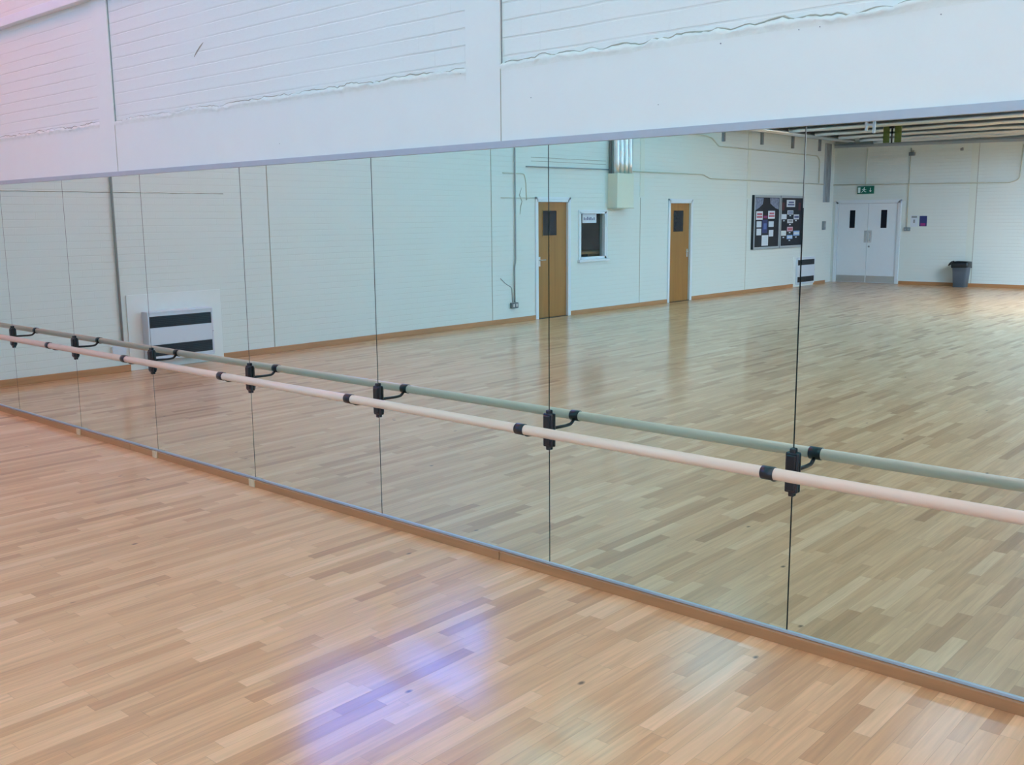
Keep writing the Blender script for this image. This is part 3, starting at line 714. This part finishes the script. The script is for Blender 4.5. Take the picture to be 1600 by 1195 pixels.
# reading order for a person in the room runs toward +x mirrored: the open doorway, the runner, the arrow
sh([(-10.145, zc - .065), (-10.085, zc - .065), (-10.085, zc + .065), (-10.145, zc + .065)])
obj('pictogram', bm, M['pic'], t); bm = bmesh.new()
bmesh.ops.create_circle(bm, cap_ends=True, segments=14, radius=.013, matrix=Matrix.Translation((-9.985, SY + .0015, zc + .055)) @ Matrix.Rotation(math.pi / 2, 4, 'X'))
sh([(-9.975, zc + .04), (-9.995, zc + .04), (-10.01, zc - .005), (-9.985, zc - .01)])
sh([(-9.995, zc + .04), (-10.04, zc + .02), (-10.045, zc - .0), (-10.035, zc - .0), (-10.028, zc + .012), (-9.998, zc + .024)])
sh([(-9.985, zc + .035), (-9.955, zc + .01), (-9.935, zc + .02), (-9.938, zc + .01), (-9.957, zc - .003), (-9.99, zc + .02)])
sh([(-10.01, zc - .003), (-10.035, zc - .03), (-10.06, zc - .06), (-10.048, zc - .064), (-10.022, zc - .035), (-9.995, zc - .015)])
sh([(-9.985, zc - .008), (-9.965, zc - .035), (-9.935, zc - .04), (-9.935, zc - .052), (-9.975, zc - .048), (-10.003, zc - .01)])
obj('pictogram', bm, M['pic'], t); bm = bmesh.new()
sh([(-9.84, zc + .05), (-9.825, zc + .05), (-9.825, zc - .015), (-9.80, zc - .015), (-9.8325, zc - .055), (-9.865, zc - .015), (-9.84, zc - .015)])
obj('pictogram', bm, M['pic'], t)

# posters, switch, sensors
t = thing('wall_notice', 'white paper notice on the cream wall right of the double doors', 'notice', (-8.745, YO, 1.39))
bxo('sheet', (-8.83, -8.66, YO + .0005, YO + .003, 1.39, 1.66), M['paper'], t)
bm = bmesh.new()
box(bm, -8.81, -8.68, YO + .003, YO + .0036, 1.60, 1.645); obj('heading', bm, M['zinc'], t)
bxo('printing', (-8.765, -8.725, YO + .003, YO + .0036, 1.48, 1.56), M['zinc'], t)
t = thing('wall_poster', 'dark navy poster with a magenta foot beside the white notice', 'poster', (-8.53, YO, 1.40))
bxo('sheet', (-8.62, -8.445, YO + .0005, YO + .003, 1.40, 1.645), M['navy'], t)
bm = bmesh.new(); box(bm, -8.59, -8.475, YO + .003, YO + .0036, 1.415, 1.475); obj('printing', bm, M['magenta'], t)
t = thing('light_switch', 'small grey switch box at the foot of the painted conduit right of the double doors', 'switch', (-8.89, YO, 1.30))
bxo('switch_box', (-8.97, -8.82, YO + .0005, YO + .045, 1.285, 1.375), M['zinc'], t, bev=.005)
for x in (-8.93, -8.86): bxo('rocker', (x - .014, x + .014, YO + .0455, YO + .052, 1.31, 1.35), M['alu'], t, bev=.002)
cy = YO + .021
pipe('conduit', [(-8.905, cy, 3.25), (-8.905, cy, 1.38)], .009, M['conduit'], 'painted conduit dropping to the switch right of the double doors', 'conduit')
pipe('conduit', [(-9.965, cy, 3.29), (-9.965, cy, 2.385)], .009, M['cream'], 'thin painted conduit dropping to the green exit sign', 'conduit')
pipe('conduit', [(XL - .12, cy + .028, 2.435), (-9.0, cy + .028, 2.41), (-6.62, cy + .028, 2.372), (-6.45, cy + .028, 2.45), (-6.43, cy + .028, 3.20)], .011, M['conduit'], 'long level painted conduit over the double doors, turning up at its end', 'conduit', fr=.08)
t = thing('motion_sensor', 'small dark sensor on the cream wall just under the grey trunking', 'sensor', (-8.86, YO, 3.05))
bxo('sensor_body', (-8.93, -8.79, YO + .03, YO + .11, 3.06, 3.15), M['zinc'], t, bev=.015)
bxo('sensor_mount', (-8.90, -8.83, YO + .0005, YO + .03, 3.09, 3.19), M['conduit'], t, bev=.004)
t = thing('sensor', 'tiny dark fitting under the grey trunking above the bin', 'sensor', (-7.73, YO, 3.14))
bxo('sensor_body', (-7.765, -7.70, YO + .02, YO + .07, 3.125, 3.185), M['zinc'], t, bev=.01); bxo('sensor_mount', (-7.75, -7.715, YO + .0005, YO + .02, 3.13, 3.20), M['zinc'], t)
# grey trunking along the top of the wall
t = thing('cable_trunking', 'long grey horizontal trunking along the top of the cream far wall', 'trunking', (-8.5, YO, 3.3))
bm = bmesh.new(); tr0, tr1 = Vector((XL - .1, YO + .06, 3.385)), Vector((XR - .1, YO + .06, 2.80))
def slab(bm, a, c, w_, h_):
    v = []
    for p in (a, c):
        for dy, dz in ((-w_, -h_), (w_, -h_), (w_, h_), (-w_, h_)): v.append(bm.verts.new((p.x, p.y + dy, p.z + dz)))
    for k in range(4): q = (k + 1) % 4; bm.faces.new((v[k], v[q], v[q + 4], v[k + 4]))
    bm.faces.new(v[:4]); bm.faces.new(v[4:][::-1])
zt = lambda x: 3.385 - .017 * (x + 10.77)
def rail_pts(y, dz): return Vector((XL - .1, y, zt(XL - .1) + dz)), Vector((XR - .05, y, zt(XR - .05) + dz))
a, c = rail_pts(YO + .056, 0); slab(bm, a, c, .045, .045); obj('channel', bm, M['alu'], t)
bm = bmesh.new(); a, c = rail_pts(YO + .105, .02); slab(bm, a, c, .003, .012); obj('cover_strip', bm, M['zinc'], t)
# foil pipes under the low ceiling along the opposite wall
FL = ['foil-wrapped ceiling pipe nearest the cream far wall', 'foil-wrapped ceiling pipe second from the cream far wall', 'foil-wrapped ceiling pipe in the middle of the five', 'foil-wrapped ceiling pipe fourth from the cream far wall',
      'foil-wrapped ceiling pipe farthest out from the cream far wall']
for k, y in enumerate((-20.55, -19.75, -18.55, -17.35, -16.1)):
    bm = bmesh.new(); n = 60; x0_, x1_ = XL + 1.0 - .0 * k, XR - .05
    pts = [(x0_ + (x1_ - x0_) * i / n, y + .012 * noise.noise(Vector((i * .4, k, 0))), 3.425 + .012 * noise.noise(Vector((i * .5, k, 4)))) for i in range(n + 1)]
    tube(bm, pts, [.052 + .006 * noise.noise(Vector((i * .9, k, 9))) for i in range(n + 1)], 14)
    tag(obj('ceiling_pipe', bm, M['foil']), FL[k], 'pipe', 'foil-wrapped pipes over the double doors')
for k, (x0_, x1_) in enumerate(((-8.02, -7.90), (-7.79, -7.66))):
    bm = bmesh.new(); n = 14
    for i in range(n):
        z = 3.12 + i * .028; a = .012 * noise.noise(Vector((i, k, 0))); box(bm, x0_ + a, x1_ + a, -16.93, -16.90, z, z + .0275)
    tag(obj('hanging_strap', bm, M['strap']), ['olive green strap hanging below the foil pipes, left of the dark rod', 'olive green strap hanging below the foil pipes, right of the dark rod'][k], 'strap', 'olive green straps below the pipes')
t = thing('hanger_rod', 'dark hanger rod with a wide top between the two green straps', 'hanger', (-7.85, -16.92, 3.12))
bm = bmesh.new(); tube(bm, [(-7.85, -16.92, 3.11), (-7.85, -16.92, 3.40)], .016, 10); obj('rod', bm, M['black'], t)
bxo('clamp', (-7.90, -7.80, -16.97, -16.87, 3.40, LOW - .0125), M['black'], t, bev=.01)
bm = bmesh.new(); 
for x, zb in ((-7.81, 3.27), (-7.66, 3.215)): box(bm, x - .022, x + .022, -15.55, -15.50, zb, LOW - .0125)
box(bm, -7.81, -7.66, -15.545, -15.505, 3.36, 3.395)
tag(obj('pipe_hanger', bm, M['white']), 'white H-shaped hanger in front of the foil pipes above the double doors', 'hanger')

# ------------------------------------------------------------ bin
t = thing('waste_bin', 'grey plastic waste bin lined with a black bag against the cream wall', 'bin', (-7.52, YO + .24, 0))
bx_, by_ = -7.515, YO + .24
def rrect(cx_, cy_, w_, d_, r, z, n=5):
    out = []
    for sx, sy, a0 in ((1, 1, 0), (-1, 1, 90), (-1, -1, 180), (1, -1, 270)):
        for k in range(n + 1):
            a = math.radians(a0 + 90 * k / n); out.append((cx_ + sx * (w_ - r) + r * math.cos(a), cy_ + sy * (d_ - r) + r * math.sin(a), z))
    return out
def loft(bm, rings, capb=True, capt=False):
    R_ = [[bm.verts.new(p) for p in ring] for ring in rings]
    for a, c in zip(R_, R_[1:]):
        for k in range(len(a)): q = (k + 1) % len(a); f = bm.faces.new((a[k], a[q], c[q], c[k])); f.smooth = True
    if capb: bm.faces.new(R_[0][::-1])
    if capt: bm.faces.new(R_[-1])
bm = bmesh.new()
loft(bm, [rrect(bx_, by_, .135, .12, .03, 0), rrect(bx_, by_, .165, .15, .03, .50), rrect(bx_, by_, .18, .165, .03, .505), rrect(bx_, by_, .18, .165, .03, .53), rrect(bx_, by_, .17, .155, .03, .53), rrect(bx_, by_, .13, .115, .03, .02)], True, True)
obj('bin_body', bm, M['bin'], t)
bm = bmesh.new()
def wob(ring, s, a): return [(x + a * noise.noise(Vector((x * 9, y * 9, s))), y + a * noise.noise(Vector((x * 9, y * 9, s + 5))), z + a * 2.0 * noise.noise(Vector((x * 7, y * 7, s + 9)))) for x, y, z in ring]
loft(bm, [wob(rrect(bx_, by_, .188, .172, .04, .455), 1, .012), wob(rrect(bx_, by_, .192, .176, .04, .50), 2, .010), wob(rrect(bx_, by_, .19, .174, .04, .56), 3, .006), wob(rrect(bx_, by_, .175, .16, .04, .595), 4, .006), wob(rrect(bx_, by_, .15, .14, .04, .57), 5, .006), wob(rrect(bx_, by_, .125, .11, .03, .35), 6, .006)], False, True)
obj('bin_liner', bm, M['bag'], t)
bm = bmesh.new(); tube(bm, [(bx_ - .15, by_ + .05, .58), (bx_ - .20, by_ + .06, .565), (bx_ - .245, by_ + .06, .53), (bx_ - .275, by_ + .065, .495)], [.035, .034, .026, .010], 10); obj('bag_knot', bm, M['bag'], t)

# ------------------------------------------------------------ clerestory window guessed from the floor sheen, added lamps out of view
t = sthing('window_2', (XL, -5.95, 5.5))
bm = bmesh.new(); y0, y1, z0, z1 = CL[1], CL[0], CL[2], CL[3]
for d in ((y1, y0, z0, z0 + .06), (y1, y0, z1 - .06, z1), (y1, y1 + .06, z0, z1), (y0 - .06, y0, z0, z1)): box(bm, XL - .13, XL - .03, *d)
for k in range(1, 4): y = y1 + (y0 - y1) * k / 4; box(bm, XL - .12, XL - .04, y - .02, y + .02, z0, z1)
obj('window_frame', bm, M['white'], t)
bxo('pane', (XL - .11, XL - .10, y1 + .06, y0 - .06, z0 + .06, z1 - .06), emit('blue_daylight_pane', CLERESTORY, CLERESTORY_POWER), t)

def lamp(x, y, col, mult, label, w_=.30, l_=1.8):  # added unseen lamps, each tinted to imitate lens colour cast
    t = thing('added_ceiling_lamp', label, 'lamp', (x, y, CEIL), 'added ceiling lamps, out of view')
    z = CEIL - .25
    bxo('lamp_body', (x - w_ - .04, x + w_ + .04, y - l_ / 2 - .04, y + l_ / 2 + .04, z, z + .08), M['white'], t, bev=.01)
    bxo('diffuser', (x - w_, x + w_, y - l_ / 2, y + l_ / 2, z - .03, z - .0005), emit('lamp_glow', col, LAMP_POWER * mult), t)
    for dy in (-.6, .6):
        bm = bmesh.new(); tube(bm, [(x, y + dy, z + .08), (x, y + dy, CEIL)], .008, 8); obj('hanger', bm, M['zinc'], t)
WHERE_Y = ['in the row nearest the mirrors', 'in the second row from the mirrors', 'in the third row from the mirrors']
WHERE_X = ['nearest the brown doors', 'second from the brown doors', 'third from the brown doors', 'farthest from the brown doors']
for i, y in enumerate((-2.6, -7.0, -11.6)):
    for j, x in enumerate((-8.6, -4.4, -0.2, 3.6)):
        lamp(x, y, LAMP_TABLE[i][j], 1.0, 'added out-of-view ceiling lamp %s, the one %s' % (WHERE_Y[i], WHERE_X[j]), .55, 2.4)
for x, lab in ((-2.4, 'added batten lamp hung before the low dark ceiling, nearest the brown doors'), (1.0, 'added batten lamp hung before the low dark ceiling, middle one'), (4.1, 'added batten lamp hung before the low dark ceiling, farthest from the brown doors')):
    t = thing('added_batten_lamp', lab, 'lamp', (x, -14.4, 3.6), 'added batten lamps before the low ceiling')  # unseen batten added to light the far end
    bxo('lamp_body', (x - 1.3, x + 1.3, -14.62, -14.18, 3.62, 3.70), M['white'], t, bev=.01)
    bxo('diffuser', (x - 1.25, x + 1.25, -14.6, -14.2, 3.46, 3.6195), emit('batten_glow', FAR_COL, FAR_POWER), t)
    for dx in (-1.0, 1.0):
        bm = bmesh.new(); tube(bm, [(x + dx, -14.4, 3.70), (x + dx, -14.4, CEIL)], .008, 8); obj('hanger', bm, M['zinc'], t)
for x, y, lab in ((-2.9, -16.7, 'added panel lamp on the low dark ceiling, the one nearer the double doors'), (1.6, -16.7, 'added panel lamp on the low dark ceiling, the one farther from the double doors')):
    t = thing('added_panel_lamp', lab, 'lamp', (x, y, LOW), 'added panel lamps on the low ceiling')  # unseen panel added to brighten the opposite wall
    bxo('lamp_body', (x - .65, x + .65, y - .65, y + .65, LOW - .06, LOW - .013), M['white'], t, bev=.005)
    bxo('diffuser', (x - .6, x + .6, y - .6, y + .6, LOW - .10, LOW - .0605), emit('panel_glow', SOFFIT_COL, SOFFIT_POWER), t)
